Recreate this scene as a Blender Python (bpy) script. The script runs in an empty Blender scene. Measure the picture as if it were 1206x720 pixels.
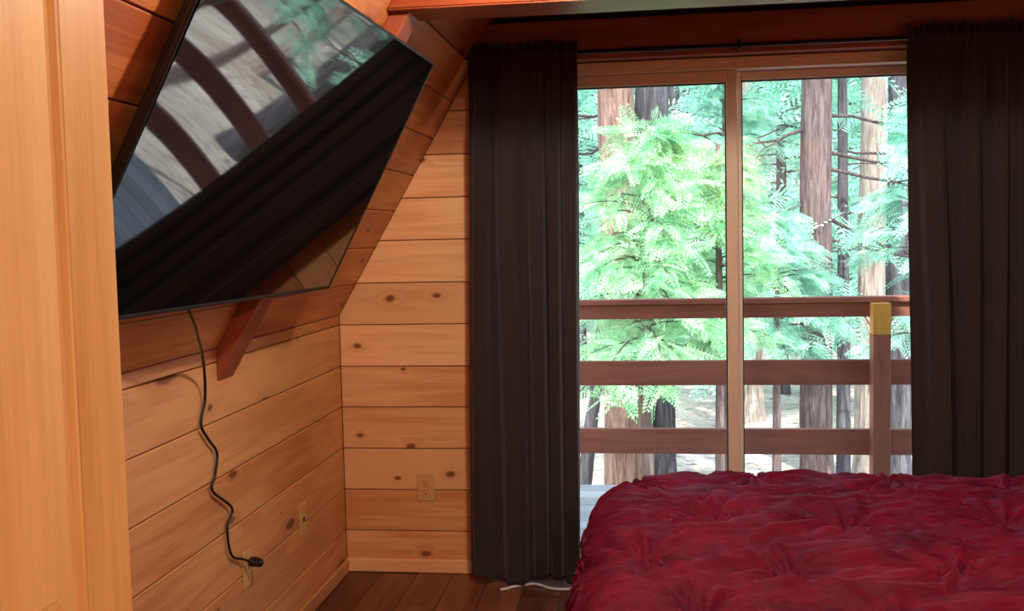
import bpy, bmesh, math, random
import numpy as np
from mathutils import Matrix, Vector

random.seed(7)
rng = np.random.default_rng(11)
scene = bpy.context.scene
C = scene.collection

# ------------------------------------------------------------------ camera
cam_d = bpy.data.cameras.new('camera')
cam = bpy.data.objects.new('camera', cam_d)
C.objects.link(cam)
scene.camera = cam
cr = Vector((0.991599, 0.127552, -0.021478))
cd = Vector((-0.012602, -0.069993, -0.997468))
cf = Vector((-0.128732, 0.989359, -0.067797))
EYE = 1.38
cam.matrix_world = Matrix(((cr.x, -cd.x, -cf.x, 0), (cr.y, -cd.y, -cf.y, 0), (cr.z, -cd.z, -cf.z, EYE), (0, 0, 0, 1)))
cam_d.sensor_width = 36
cam_d.lens = 1199.9 / 1206 * 36
cam_d.clip_start = 0.02
cam_d.clip_end = 400

# ------------------------------------------------------------------ light
world = bpy.data.worlds.new('sky')
scene.world = world
world.use_nodes = True
wt = world.node_tree
wt.nodes.clear()
wo = wt.nodes.new('ShaderNodeOutputWorld')
wb = wt.nodes.new('ShaderNodeBackground')
sk = wt.nodes.new('ShaderNodeTexSky')
sk.sky_type = 'NISHITA'
sk.sun_disc = False
sk.sun_elevation = math.radians(52)
sk.sun_rotation = math.radians(200)
sk.air_density = 1.3
sk.dust_density = 2.5
wb.inputs['Strength'].default_value = 0.8
wt.links.new(sk.outputs[0], wb.inputs['Color'])
wt.links.new(wb.outputs[0], wo.inputs['Surface'])

sun_d = bpy.data.lights.new('sun', 'SUN')
sun_d.energy = 11.0
sun_d.angle = math.radians(1.2)
sun_d.color = (1, 0.95, 0.87)
sun = bpy.data.objects.new('sun', sun_d)
C.objects.link(sun)
sun.rotation_euler = Vector((-0.28, 0.62, -0.85)).to_track_quat('-Z', 'Y').to_euler()

vs = scene.view_settings
vs.view_transform = 'Standard'
vs.look = 'None'
vs.gamma = 1.0
vs.exposure = 0.0
vs.use_curve_mapping = False

CEILING_FILL_POWER = 68
BEDSIDE_FILL_POWER = 6
LANDING_FILL_POWER = 82

# ------------------------------------------------------------------ helpers
def tag(o, label=None, cat=None, group=None, kind=None):
    if label: o['label'] = label
    if cat: o['category'] = cat
    if group: o['group'] = group
    if kind: o['kind'] = kind
    return o

def link(name, me, mat=None, parent=None):
    o = bpy.data.objects.new(name, me)
    C.objects.link(o)
    if mat is not None and me is not None:
        if len(me.materials) == 0:
            me.materials.append(mat)
    if parent is not None:
        o.parent = parent
    return o

def empty(name, loc=(0, 0, 0)):
    o = bpy.data.objects.new(name, None)
    C.objects.link(o)
    o.location = loc
    o.empty_display_size = 0.1
    return o

def pyd(name, v, f, smooth=False):
    me = bpy.data.meshes.new(name)
    me.from_pydata([tuple(p) for p in v], [], [tuple(q) for q in f])
    me.update()
    if smooth:
        me.polygons.foreach_set('use_smooth', [True] * len(me.polygons))
    return me

def fast(name, v, f, smooth=False):
    """v (n,3) array, f (m,k) array with one k"""
    v = np.asarray(v, np.float32); f = np.asarray(f, np.int32)
    me = bpy.data.meshes.new(name)
    me.vertices.add(len(v)); me.vertices.foreach_set('co', v.ravel())
    m, k = f.shape
    me.loops.add(m * k); me.loops.foreach_set('vertex_index', f.ravel())
    me.polygons.add(m)
    me.polygons.foreach_set('loop_start', np.arange(0, m * k, k, dtype=np.int32))
    me.polygons.foreach_set('loop_total', np.full(m, k, np.int32))
    me.polygons.foreach_set('use_smooth', np.full(m, smooth, bool))
    me.update(calc_edges=True)
    return me

def boxes(name, lst, bev=0.0, seg=2):
    """joined axis-aligned boxes of ONE part: (x0,x1,y0,y1,z0,z1)"""
    bm = bmesh.new()
    for (x0, x1, y0, y1, z0, z1) in lst:
        r = bmesh.ops.create_cube(bm, size=1)
        for q in r['verts']:
            q.co = Vector((x0 if q.co.x < 0 else x1, y0 if q.co.y < 0 else y1, z0 if q.co.z < 0 else z1))
    if bev:
        bmesh.ops.bevel(bm, geom=bm.edges[:], offset=bev, segments=seg, affect='EDGES', profile=0.5)
    bmesh.ops.recalc_face_normals(bm, faces=bm.faces[:])
    me = bpy.data.meshes.new(name)
    bm.to_mesh(me); bm.free()
    return me

def tube(pts, rads, sides=8, closed_ends=True):
    """returns verts, faces of a tube along pts"""
    pts = [Vector(p) for p in pts]
    if not hasattr(rads, '__len__'): rads = [rads] * len(pts)
    v, f = [], []
    prev = None
    for i, p in enumerate(pts):
        t = (pts[min(i + 1, len(pts) - 1)] - pts[max(i - 1, 0)]).normalized()
        if prev is None:
            a = Vector((0, 0, 1)) if abs(t.z) < 0.9 else Vector((1, 0, 0))
            n = t.cross(a).normalized()
        else:
            n = (prev - t * prev.dot(t)).normalized()
        prev = n
        b = t.cross(n)
        for k in range(sides):
            a = 2 * math.pi * k / sides
            v.append(p + (n * math.cos(a) + b * math.sin(a)) * rads[i])
    for i in range(len(pts) - 1):
        for k in range(sides):
            k2 = (k + 1) % sides
            f.append((i * sides + k, i * sides + k2, (i + 1) * sides + k2, (i + 1) * sides + k))
    if closed_ends:
        f.append(tuple(reversed(range(sides))))
        f.append(tuple(range((len(pts) - 1) * sides, len(pts) * sides)))
    return v, f

def smooth_path(pts, n=8):
    """Catmull-Rom"""
    P = [Vector(p) for p in pts]
    P = [P[0] * 2 - P[1]] + P + [P[-1] * 2 - P[-2]]
    out = []
    for i in range(1, len(P) - 2):
        for k in range(n):
            t = k / n
            a, b, c, d = P[i - 1:i + 3]
            out.append(0.5 * ((2 * b) + (c - a) * t + (2 * a - 5 * b + 4 * c - d) * t * t + (3 * b - a - 3 * c + d) * t ** 3))
    out.append(P[-2])
    return out

# ---- numpy value noise
_T = np.random.default_rng(3).random((256, 256)).astype(np.float64)
def vnoise(x, y):
    xi = np.floor(x).astype(int); yi = np.floor(y).astype(int)
    fx = x - xi; fy = y - yi
    fx = fx * fx * fx * (fx * (fx * 6 - 15) + 10); fy = fy * fy * fy * (fy * (fy * 6 - 15) + 10)
    a = _T[xi & 255, yi & 255]; b = _T[(xi + 1) & 255, yi & 255]
    c = _T[xi & 255, (yi + 1) & 255]; d = _T[(xi + 1) & 255, (yi + 1) & 255]
    return (a * (1 - fx) + b * fx) * (1 - fy) + (c * (1 - fx) + d * fx) * fy * 1.0
def fbm(x, y, o=3):
    s = 0; a = 1; t = 0
    for i in range(o):
        s = s + a * vnoise(x * 2 ** i + 17.3 * i, y * 2 ** i + 9.1 * i); t += a; a *= 0.5
    return s / t

# ------------------------------------------------------------------ materials
class NT:
    def __init__(self, name):
        self.m = bpy.data.materials.new(name)
        self.m.use_nodes = True
        self.t = self.m.node_tree
        self.b = self.t.nodes['Principled BSDF']
        self.out = self.t.nodes['Material Output']
    def n(self, typ, ins=None, **kw):
        d = self.t.nodes.new('ShaderNode' + typ)
        for k, v in kw.items(): setattr(d, k, v)
        for k, v in (ins or {}).items():
            s = d.inputs[k]
            if isinstance(v, bpy.types.NodeSocket): self.t.links.new(v, s)
            else: s.default_value = v
        return d
    def math(self, op, a, b=0.0, c=None, clamp=False):
        i = {0: a, 1: b}
        if c is not None: i[2] = c
        return self.n('Math', i, operation=op, use_clamp=clamp).outputs[0]
    def vm(self, op, a, b=(0, 0, 0)):
        return self.n('VectorMath', {0: a, 1: b}, operation=op).outputs[0]
    def mix(self, f, a, b, blend='MIX'):
        d = self.n('Mix', data_type='RGBA', blend_type=blend)
        for k, v in ((0, f), (6, a), (7, b)):
            if isinstance(v, bpy.types.NodeSocket): self.t.links.new(v, d.inputs[k])
            else: d.inputs[k].default_value = v
        return d.outputs[2]
    def ramp(self, f, stops):
        d = self.n('ValToRGB', {0: f})
        e = d.color_ramp.elements
        while len(e) < len(stops): e.new(0.5)
        for q, (p, c) in zip(e, stops):
            q.position = p; q.color = c if len(c) == 4 else (*c, 1)
        return d.outputs[0]
    def set(self, **kw):
        for k, v in kw.items():
            s = self.b.inputs[k.replace('_', ' ')]
            if isinstance(v, bpy.types.NodeSocket): self.t.links.new(v, s)
            else: s.default_value = v
        return self
    def bump(self, h, strength=0.3, dist=0.01):
        d = self.n('Bump', {'Height': h, 'Strength': strength, 'Distance': dist})
        self.t.links.new(d.outputs[0], self.b.inputs['Normal'])

def srgb(r, g, b):
    f = lambda c: (c / 255 / 12.92) if c / 255 <= 0.04045 else ((c / 255 + 0.055) / 1.055) ** 2.4
    return (f(r), f(g), f(b), 1)

def wood(name, light, dark, knotc, knots=0.6, vary=0.25, rough=0.42, gscale=1.0, spec=0.35, coat=0.0, contrast=1.0, kcell=(2.6, 6.0)):
    """plank material; grain runs along the object's local X"""
    N = NT(name)
    tc = N.n('TexCoord'); oi = N.n('ObjectInfo')
    rnd = oi.outputs['Random']
    off = N.n('CombineXYZ', {0: N.math('MULTIPLY', rnd, 57.3), 1: N.math('MULTIPLY', rnd, 23.1), 2: N.math('MULTIPLY', rnd, 71.7)}).outputs[0]
    p = N.vm('ADD', tc.outputs['Object'], off)
    # knots
    kp = N.vm('MULTIPLY', p, (kcell[0], kcell[1], 0.001))
    wob = N.n('TexNoise', {'Vector': p, 'Scale': 9.0, 'Detail': 2.0})
    kp2 = N.vm('ADD', kp, N.vm('MULTIPLY', N.vm('SUBTRACT', wob.outputs['Color'], (0.5, 0.5, 0.5)), (0.16, 0.16, 0)))
    vo = N.n('TexVoronoi', {'Vector': kp2, 'Scale': 1.0, 'Randomness': 0.85}, voronoi_dimensions='2D')
    d = vo.outputs['Distance']
    cellr = N.n('SeparateColor', {0: vo.outputs['Color']})
    has = N.math('MULTIPLY', N.math('SUBTRACT', cellr.outputs[0], 1.0 - knots), 0.55, clamp=True)   # radius in cell units
    kd = N.math('DIVIDE', d, N.math('MAXIMUM', has, 0.004))
    kmask = N.n('MapRange', {0: kd, 1: 0.35, 2: 0.75, 3: 1.0, 4: 0.0}, interpolation_type='SMOOTHSTEP').outputs[0]
    kmask = N.math('MULTIPLY', kmask, N.math('GREATER_THAN', has, 0.03))
    halo = N.n('MapRange', {0: kd, 1: 0.4, 2: 2.2, 3: 1.0, 4: 0.0}, interpolation_type='SMOOTHSTEP').outputs[0]
    halo = N.math('MULTIPLY', halo, N.math('GREATER_THAN', has, 0.03))
    # grain
    gp = N.vm('MULTIPLY', p, (0.9 * gscale, 11 * gscale, 11 * gscale))
    ln = N.n('TexNoise', {'Vector': gp, 'Scale': 1.0, 'Detail': 2.0, 'Roughness': 0.5}).outputs['Fac']
    ph = N.math('ADD', N.math('MULTIPLY', ln, 30.0), N.math('MULTIPLY', halo, 7.0))
    ring = N.math('ADD', N.math('MULTIPLY', N.math('SINE', ph), 0.5), 0.5)
    fp = N.vm('MULTIPLY', p, (4 * gscale, 150 * gscale, 150 * gscale))
    fine = N.n('TexNoise', {'Vector': fp, 'Scale': 1.0, 'Detail': 3.0, 'Roughness': 0.6}).outputs['Fac']
    blot = N.n('TexNoise', {'Vector': N.vm('MULTIPLY', p, (1.3, 5, 5)), 'Scale': 1.0, 'Detail': 2.0}).outputs['Fac']
    g = N.math('ADD', N.math('MULTIPLY', ring, 0.24 * contrast), N.math('MULTIPLY', fine, 0.7 * contrast))
    g = N.math('ADD', g, N.math('MULTIPLY', N.math('SUBTRACT', blot, 0.5), 1.1))
    g = N.math('ADD', g, N.math('MULTIPLY', N.math('SUBTRACT', rnd, 0.5), vary * 2.4))
    col = N.ramp(g, [(0.15, light), (0.95, dark)])
    val = N.math('ADD', 1.0 - vary * 0.5, N.math('MULTIPLY', N.math('FRACT', N.math('MULTIPLY', rnd, 7.13)), vary))
    col = N.mix(1.0, col, N.n('CombineColor', {0: val, 1: N.math('POWER', val, 1.25), 2: N.math('POWER', val, 1.5)}).outputs[0], 'MULTIPLY')
    col = N.mix(N.math('MULTIPLY', halo, 0.35), col, dark)
    col = N.mix(N.math('MULTIPLY', kmask, 0.85), col, knotc)
    N.set(Base_Color=col, Roughness=rough, Coat_Weight=coat)
    N.b.inputs['Specular IOR Level'].default_value = spec
    N.bump(N.math('SUBTRACT', fine, N.math('MULTIPLY', kmask, 0.4)), 0.12, 0.004)
    return N.m

M = {}
M['pine_back'] = wood('pine_wall', srgb(242, 190, 138), srgb(212, 142, 92), srgb(110, 48, 22), knots=0.34, vary=0.28, rough=0.4, spec=0.4, kcell=(5.0, 8.0))
M['pine_side'] = wood('pine_knee_wall', srgb(216, 158, 104), srgb(176, 108, 60), srgb(96, 42, 20), knots=0.55, vary=0.16, rough=0.42)
M['slope'] = wood('red_stained_pine', srgb(206, 132, 76), srgb(156, 80, 42), srgb(70, 26, 12), knots=0.42, vary=0.34, rough=0.4)
M['beam'] = wood('stained_beam', srgb(158, 74, 38), srgb(118, 48, 26), srgb(54, 20, 12), knots=0.2, vary=0.1, rough=0.42)
M['header'] = wood('stained_header', srgb(160, 88, 68), srgb(124, 62, 48), srgb(60, 26, 18), knots=0.2, vary=0.1, rough=0.5)
M['batten'] = wood('red_batten', srgb(156, 80, 52), srgb(122, 56, 36), srgb(48, 18, 12), knots=0.2, vary=0.1, rough=0.5)
M['ceiling'] = wood('ceiling_boards', srgb(150, 92, 52), srgb(112, 60, 34), srgb(56, 24, 14), knots=0.35, vary=0.2)
M['door'] = wood('clear_pine_door', srgb(244, 196, 128), srgb(216, 152, 84), srgb(140, 70, 30), knots=0.0, vary=0.08, rough=0.45, gscale=0.9, spec=0.3, contrast=0.8)
M['floor'] = wood('dark_floor_boards', srgb(134, 82, 54), srgb(88, 48, 32), srgb(36, 18, 12), knots=0.2, vary=0.4, rough=0.38, spec=0.4)
M['rail'] = wood('deck_stain', srgb(146, 90, 72), srgb(116, 66, 53), srgb(56, 28, 22), knots=0.25, vary=0.12, rough=0.6)
M['sun_patch'] = wood('sun_patch_post_wood', srgb(206, 158, 70), srgb(176, 122, 44), srgb(110, 64, 24), knots=0.0, vary=0.05, rough=0.6)  # yellower wood colour stands in for sunlight on the post top
M['deck'] = wood('weathered_deck', srgb(196, 194, 190), srgb(160, 158, 154), srgb(100, 96, 92), knots=0.2, vary=0.15, rough=0.8)

def plain(name, col, rough=0.5, metal=0.0, spec=0.5):
    N = NT(name)
    tc = N.n('TexCoord')
    no = N.n('TexNoise', {'Vector': tc.outputs['Object'], 'Scale': 35.0, 'Detail': 2.0}).outputs['Fac']
    c2 = tuple(x * 0.86 for x in col[:3]) + (1,)
    N.set(Base_Color=N.mix(no, c2, col), Roughness=rough, Metallic=metal)
    N.b.inputs['Specular IOR Level'].default_value = spec
    return N.m

M['frame'] = plain('tan_door_frame', srgb(226, 204, 182), 0.45)
M['gasket'] = plain('black_gasket', srgb(24, 24, 26), 0.6)
M['black'] = plain('black_plastic', srgb(16, 16, 18), 0.35)
M['bezel'] = plain('tv_bezel', srgb(10, 8, 8), 0.5)
M['plate'] = plain('almond_plastic', srgb(214, 166, 112), 0.4)
M['slot'] = plain('dark_slot', srgb(40, 28, 22), 0.6)
M['white'] = plain('white_plastic', srgb(225, 228, 232), 0.4)
M['metal'] = plain('dark_metal', srgb(40, 38, 40), 0.35, 0.8)
M['brass'] = plain('brass', srgb(170, 130, 70), 0.3, 0.9)
M['shell'] = plain('dark_sheathing', srgb(70, 44, 30), 0.8)
M['mattress'] = plain('mattress_ticking', srgb(215, 210, 200), 0.85)

# glass: clear pane with a real Fresnel reflection
N = NT('clear_glass')
tr = N.n('BsdfTransparent', {'Color': (0.95, 0.985, 0.975, 1)})
gl = N.n('BsdfGlossy', {'Color': (1, 1, 1, 1), 'Roughness': 0.02})
fr = N.n('Fresnel', {'IOR': 1.45})
mx = N.n('MixShader', {0: fr.outputs[0], 1: tr.outputs[0], 2: gl.outputs[0]})
N.t.links.new(mx.outputs[0], N.out.inputs['Surface'])
M['glass'] = N.m

N = NT('fill_lamp_shade_cloth')
tr = N.n('BsdfTranslucent', {'Color': (0.85, 0.72, 0.55, 1)}); df = N.n('BsdfDiffuse', {'Color': (0.8, 0.7, 0.56, 1)})
mx = N.n('MixShader', {0: 0.5, 1: df.outputs[0], 2: tr.outputs[0]})
N.t.links.new(mx.outputs[0], N.out.inputs['Surface'])
M['shade'] = N.m

# television screen
N = NT('tv_screen')
tc = N.n('TexCoord')
N.set(Base_Color=(0.0035, 0.003, 0.003, 1), Roughness=0.03, IOR=2.0)
M['screen'] = N.m

# curtain cloth
N = NT('curtain_cloth')
tc = N.n('TexCoord')
wv = N.n('TexNoise', {'Vector': N.vm('MULTIPLY', tc.outputs['Object'], (500, 500, 120)), 'Scale': 1.0, 'Detail': 2.0}).outputs['Fac']
lo = N.n('TexNoise', {'Vector': N.vm('MULTIPLY', tc.outputs['Object'], (14, 14, 1.5)), 'Scale': 1.0, 'Detail': 2.0}).outputs['Fac']
cc = N.mix(wv, srgb(42, 36, 35), srgb(54, 47, 45))
cc = N.mix(N.math('MULTIPLY', lo, 0.35), cc, srgb(36, 31, 30))
N.set(Base_Color=cc, Roughness=0.8, Sheen_Weight=0.15, Sheen_Roughness=0.5)
N.b.inputs['Specular IOR Level'].default_value = 0.2
N.bump(wv, 0.15, 0.002)
M['curtain'] = N.m

# velvet comforter
N = NT('burgundy_velvet')
tc = N.n('TexCoord')
a = N.n('TexNoise', {'Vector': tc.outputs['Object'], 'Scale': 7.0, 'Detail': 4.0, 'Roughness': 0.6}).outputs['Fac']
b = N.n('TexNoise', {'Vector': N.vm('MULTIPLY', tc.outputs['Object'], (24, 90, 50)), 'Scale': 1.0, 'Detail': 3.0, 'Distortion': 0.6}).outputs['Fac']
cc = N.ramp(a, [(0.34, srgb(76, 6, 31)), (0.66, srgb(112, 11, 46))])
N.set(Base_Color=cc, Roughness=0.7, Sheen_Weight=0.45, Sheen_Roughness=0.22)
N.b.inputs['Sheen Tint'].default_value = srgb(205, 80, 135)
N.b.inputs['Specular IOR Level'].default_value = 0.16
N.bump(b, 0.55, 0.006)
M['velvet'] = N.m

# glowing glass of the added lamps
N = NT('fill_lamp_glass')
N.set(Base_Color=(1, 0.95, 0.88, 1), Emission_Color=(1, 0.83, 0.62, 1), Emission_Strength=5.0, Roughness=0.4)
M['dome'] = N.m

def bark(name, c1, c2, sc=1.0):
    N = NT(name)
    tc = N.n('TexCoord')
    p = tc.outputs['Object']
    st = N.n('TexNoise', {'Vector': N.vm('MULTIPLY', p, (22 * sc, 22 * sc, 2.4 * sc)), 'Scale': 1.0, 'Detail': 5.0, 'Roughness': 0.65, 'Distortion': 0.5}).outputs['Fac']
    lo = N.n('TexNoise', {'Vector': N.vm('MULTIPLY', p, (3, 3, 1)), 'Scale': 1.0, 'Detail': 2.0}).outputs['Fac']
    c = N.ramp(st, [(0.32, tuple(x * 0.32 for x in c1[:3])), (0.48, c1), (0.72, c2)])
    c = N.mix(N.math('MULTIPLY', lo, 0.45), c, c1)
    N.set(Base_Color=c, Roughness=0.95)
    N.b.inputs['Specular IOR Level'].default_value = 0.1
    N.bump(st, 1.0, 0.06)
    return N.m
M['bark_red'] = bark('cedar_bark', srgb(124, 100, 92), srgb(166, 142, 130))
M['bark_dark'] = bark('dark_furrowed_bark', srgb(78, 76, 82), srgb(122, 118, 124), 0.8)
M['bark_brown'] = bark('brown_bark', srgb(104, 90, 90), srgb(146, 130, 126))
M['bark_pale'] = bark('pale_bark', srgb(156, 142, 134), srgb(200, 188, 180), 0.8)
M['twig'] = bark('dead_twig', srgb(96, 86, 88), srgb(140, 126, 124), 3.0)

def leaf(name, c1, c2, trans=0.45):
    N = NT(name)
    tc = N.n('TexCoord')
    no = N.n('TexNoise', {'Vector': tc.outputs['Object'], 'Scale': 6.0, 'Detail': 4.0, 'Roughness': 0.7}).outputs['Fac']
    c = N.ramp(no, [(0.36, c1), (0.62, c2)])
    df = N.n('BsdfDiffuse', {'Color': c})
    tl = N.n('BsdfTranslucent', {'Color': c})
    mx = N.n('MixShader', {0: trans, 1: df.outputs[0], 2: tl.outputs[0]})
    N.t.links.new(mx.outputs[0], N.out.inputs['Surface'])
    return N.m
M['leaf_near'] = leaf('fresh_cedar_leaf', srgb(104, 176, 134), srgb(196, 234, 190))
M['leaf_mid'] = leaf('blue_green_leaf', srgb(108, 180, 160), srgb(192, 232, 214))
M['leaf_far'] = leaf('distant_leaf', srgb(168, 216, 206), srgb(214, 238, 232))  # haze of distance is put into this paler leaf colour

N = NT('forest_floor')
tc = N.n('TexCoord')
p = tc.outputs['Object']
a = N.n('TexNoise', {'Vector': p, 'Scale': 0.7, 'Detail': 5.0, 'Roughness': 0.65}).outputs['Fac']
b = N.n('TexNoise', {'Vector': N.vm('MULTIPLY', p, (6, 9, 6)), 'Scale': 1.0, 'Detail': 5.0, 'Roughness': 0.75, 'Distortion': 0.8}).outputs['Fac']
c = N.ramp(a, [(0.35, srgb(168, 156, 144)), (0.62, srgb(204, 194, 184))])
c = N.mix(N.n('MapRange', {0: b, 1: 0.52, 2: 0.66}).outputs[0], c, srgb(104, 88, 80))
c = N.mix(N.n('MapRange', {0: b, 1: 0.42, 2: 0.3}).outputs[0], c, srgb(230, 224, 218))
N.set(Base_Color=c, Roughness=0.95)
N.b.inputs['Specular IOR Level'].default_value = 0.1
N.bump(b, 0.8, 0.08)
M['ground'] = N.m

# ------------------------------------------------------------------ planks
def inset(poly, d):
    n = len(poly); out = []
    for i in range(n):
        p0 = Vector(poly[i - 1]); p1 = Vector(poly[i]); p2 = Vector(poly[(i + 1) % n])
        e1 = (p1 - p0).normalized(); e2 = (p2 - p1).normalized()
        n1 = Vector((-e1.y, e1.x)); n2 = Vector((-e2.y, e2.x))
        k = 1 + n1.dot(n2)
        out.append(p1 + (n1 + n2) * (d / max(k, 0.2)))
    return out

def plank(parent, mat, poly, t, mtx, ch=0.003, name='plank'):
    """poly: convex counter-clockwise outline in the board's own plane (x = grain)"""
    cx = sum(p[0] for p in poly) / len(poly); cy = sum(p[1] for p in poly) / len(poly)
    P = [(p[0] - cx, p[1] - cy) for p in poly]
    n = len(P)
    top = inset(P, ch)
    v = [(x, y, 0) for x, y in P] + [(x, y, t - ch) for x, y in P] + [(q.x, q.y, t) for q in top]
    f = [tuple(reversed(range(n)))]
    for L in (0, n):
        for i in range(n):
            j = (i + 1) % n
            f.append((L + i, L + j, L + n + j, L + n + i))
    f.append(tuple(range(2 * n, 3 * n)))
    o = link(name, pyd(name, v, f), mat, parent)
    o.matrix_local = mtx @ Matrix.Translation((cx, cy, 0))
    return o

def frame(origin, ex, ey):
    ex = Vector(ex).normalized(); ey = Vector(ey).normalized(); ez = ex.cross(ey)
    m = Matrix.Identity(4)
    for i in range(3):
        m[i][0] = ex[i]; m[i][1] = ey[i]; m[i][2] = ez[i]; m[i][3] = origin[i]
    return m

def rect(x0, x1, y0, y1): return [(x0, y0), (x1, y0), (x1, y1), (x0, y1)]

def clip_poly(poly, a, b, c):
    """keep a*x+b*y <= c"""
    out = []
    for i in range(len(poly)):
        p, q = poly[i], poly[(i + 1) % len(poly)]
        dp = a * p[0] + b * p[1] - c; dq = a * q[0] + b * q[1] - c
        if dp <= 0: out.append(p)
        if dp * dq < 0:
            t = dp / (dp - dq); out.append((p[0] + (q[0] - p[0]) * t, p[1] + (q[1] - p[1]) * t))
    return out

# room constants (metres)
XL, XR = -1.245, 2.12
YB, YN = 4.05, -1.7
KH = 1.07
SA = math.radians(59.7)
CA, SN = math.cos(SA), math.sin(SA)
CEIL = 2.235
PT = 0.012
S_TOP = (CEIL - KH) / SN
DOX0, DOX1, DOZ = -0.57, 1.26, 2.048      # sliding door opening
JZ = [0.0, 0.172, 0.345, 0.517, 0.689, 0.858, 1.03, 1.201, 1.373, 1.543, 1.714, 1.886, 2.058, 2.23]
GAP = 0.0016

def structure(o): o['kind'] = 'structure'; return o

# ------------------------------------------------------------------ walls
wall_back = structure(link('wall_back', boxes('wall_back', [
    (XL - 0.12, DOX0, YB + PT, YB + 0.13, -0.05, 2.3), (DOX1, XR + 0.12, YB + PT, YB + 0.13, -0.05, 2.3), (DOX0, DOX1, YB + PT, YB + 0.13, DOZ, 2.3)]), M['shell']))
mb = frame((0, YB + PT, 0), (1, 0, 0), (0, 0, 1))
for z0, z1 in zip(JZ[:-1], JZ[1:]):
    for x0, x1 in ((XL, DOX0 - 0.001), (DOX1 + 0.001, XR)):
        po = rect(x0, x1, z0 + GAP, z1 - GAP)
        po = clip_poly(po, -math.tan(SA), 1, KH - XL * math.tan(SA) + 0.0)
        if len(po) >= 3: po = clip_poly(po, math.tan(SA), 1, KH + XR * math.tan(SA))
        if len(po) >= 3: plank(wall_back, M['pine_back'], po, PT, mb)

wall_left = structure(link('wall_left', boxes('wall_left', [(XL - 0.12, XL - PT, 0.1, YB + PT, -0.05, KH + 0.03)]), M['shell']))
ml = frame((XL - PT, 0, 0), (0, 1, 0), (0, 0, 1))
zs = JZ[:7]
for z0, z1 in zip(zs[:-1], zs[1:]):
    plank(wall_left, M['pine_side'], rect(0.2, YB - 0.0005, z0 + GAP, z1 - GAP), PT, ml)
plank(wall_left, M['pine_side'], rect(0.2, YB - 0.0005, 1.03 + GAP, KH), PT, ml)

def slab(name, origin, ex, ey, L0, L1, W0, W1, th):
    """slab behind a plank face: lies from local z=-th to 0"""
    m = frame(origin, ex, ey)
    me = boxes(name, [(L0, L1, W0, W1, -th, 0)])
    o = structure(link(name, me, M['shell'])); o.matrix_world = m
    return o, m

so = (XL - PT * SN, 0, KH + PT * CA)
wls, _ = slab('wall_left_slope', so, (0, 1, 0), (CA, 0, SN), 0.1, YB + PT, -0.02, S_TOP + 0.02, 0.1)
SJ = [0.0, 0.149, 0.318, 0.486, 0.651, 0.817, 0.982, 1.148, S_TOP]
mi = Matrix.Identity(4)
for i, (s0, s1) in enumerate(zip(SJ[:-1], SJ[1:])):
    if i == 0:
        plank(wls, M['pine_side'], rect(0.2, 2.86, s0 + GAP, s1 - GAP), PT, mi)
        plank(wls, M['slope'], rect(2.863, YB - 0.001, s0 + GAP, s1 - GAP), PT, mi)
    elif i in (5, 7):
        plank(wls, M['slope'], rect(0.2, 1.42, s0 + GAP, s1 - GAP), PT, mi)
        plank(wls, M['slope'], rect(1.422, YB - 0.001, s0 + GAP, s1 - GAP), PT, mi)
    else:
        plank(wls, M['slope'], rect(0.2, YB - 0.001, s0 + GAP, s1 - GAP), PT, mi)

wall_right = structure(link('wall_right', boxes('wall_right', [(XR + PT, XR + 0.12, YN, YB + PT, -0.05, KH + 0.03)]), M['shell']))
mr = frame((XR + PT, 0, 0), (0, -1, 0), (0, 0, 1))
for z0, z1 in zip(zs[:-1], zs[1:]):
    plank(wall_right, M['pine_side'], rect(-YB + 0.001, -YN, z0 + GAP, z1 - GAP), PT, mr)
wrs, _ = slab('wall_right_slope', (XR + PT * SN, 0, KH + PT * CA), (0, -1, 0), (-CA, 0, SN), -YB - PT, -YN, -0.02, S_TOP + 0.02, 0.1)
for s0, s1 in zip(SJ[:-1], SJ[1:]):
    plank(wrs, M['slope'], rect(-YB + 0.001, -YN, s0 + GAP, s1 - GAP), PT, mi)

# near end of the room: a return beside the open door, then the landing behind
XS = -0.64
wall_near = structure(link('wall_near', boxes('wall_near', [(XL - 0.1, XS, 0.09, 0.2, -0.05, 2.28), (XS - 0.1, XS, YN, 0.09, -0.05, 2.28),
    (XS - 0.1, XR + 0.1, YN - 0.12, YN, -0.05, 2.28)], 0.004), M['pine_side']))

# floor
floor = structure(link('floor', boxes('floor', [(XL - 0.1, XR + 0.1, YN - 0.1, YB + 0.12, -0.12, -0.012)]), M['shell']))
mf = frame((0, 0, -0.012), (0, 1, 0), (-1, 0, 0))
fw = 0.152
k = 0
x = XL
while x < XR - 0.01:
    x1 = min(x + fw, XR)
    y = YN - (0.37 * k % 1.22)
    while y < YB - 0.01:
        y1 = y + 1.22
        ya, yb = max(y, YN), min(y1, YB)
        if yb - ya > 0.02:
            plank(floor, M['floor'], rect(ya + 0.0007, yb - 0.0007, -x1 + 0.0007, -x - 0.0007), 0.012, mf, 0.0015)
        y = y1
    x = x1; k += 1

# ceiling
XC0 = XL + (CEIL - KH) / math.tan(SA); XC1 = XR - (CEIL - KH) / math.tan(SA)
ceiling = structure(link('ceiling', boxes('ceiling', [(XC0 - 0.15, XC1 + 0.15, YN - 0.1, YB + 0.13, CEIL + PT, CEIL + 0.1), (XS - 0.1, XC0, YN - 0.1, 0.2, CEIL + PT, CEIL + 0.1)]), M['shell']))
mc = frame((0, 0, CEIL + PT), (1, 0, 0), (0, -1, 0))
y = YN
while y < YB - 0.01:
    y1 = min(y + 0.145, YB)
    plank(ceiling, M['ceiling'], rect(XC0, XC1, -y1 + GAP, -y - GAP), PT, mc)
    y = y1

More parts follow.
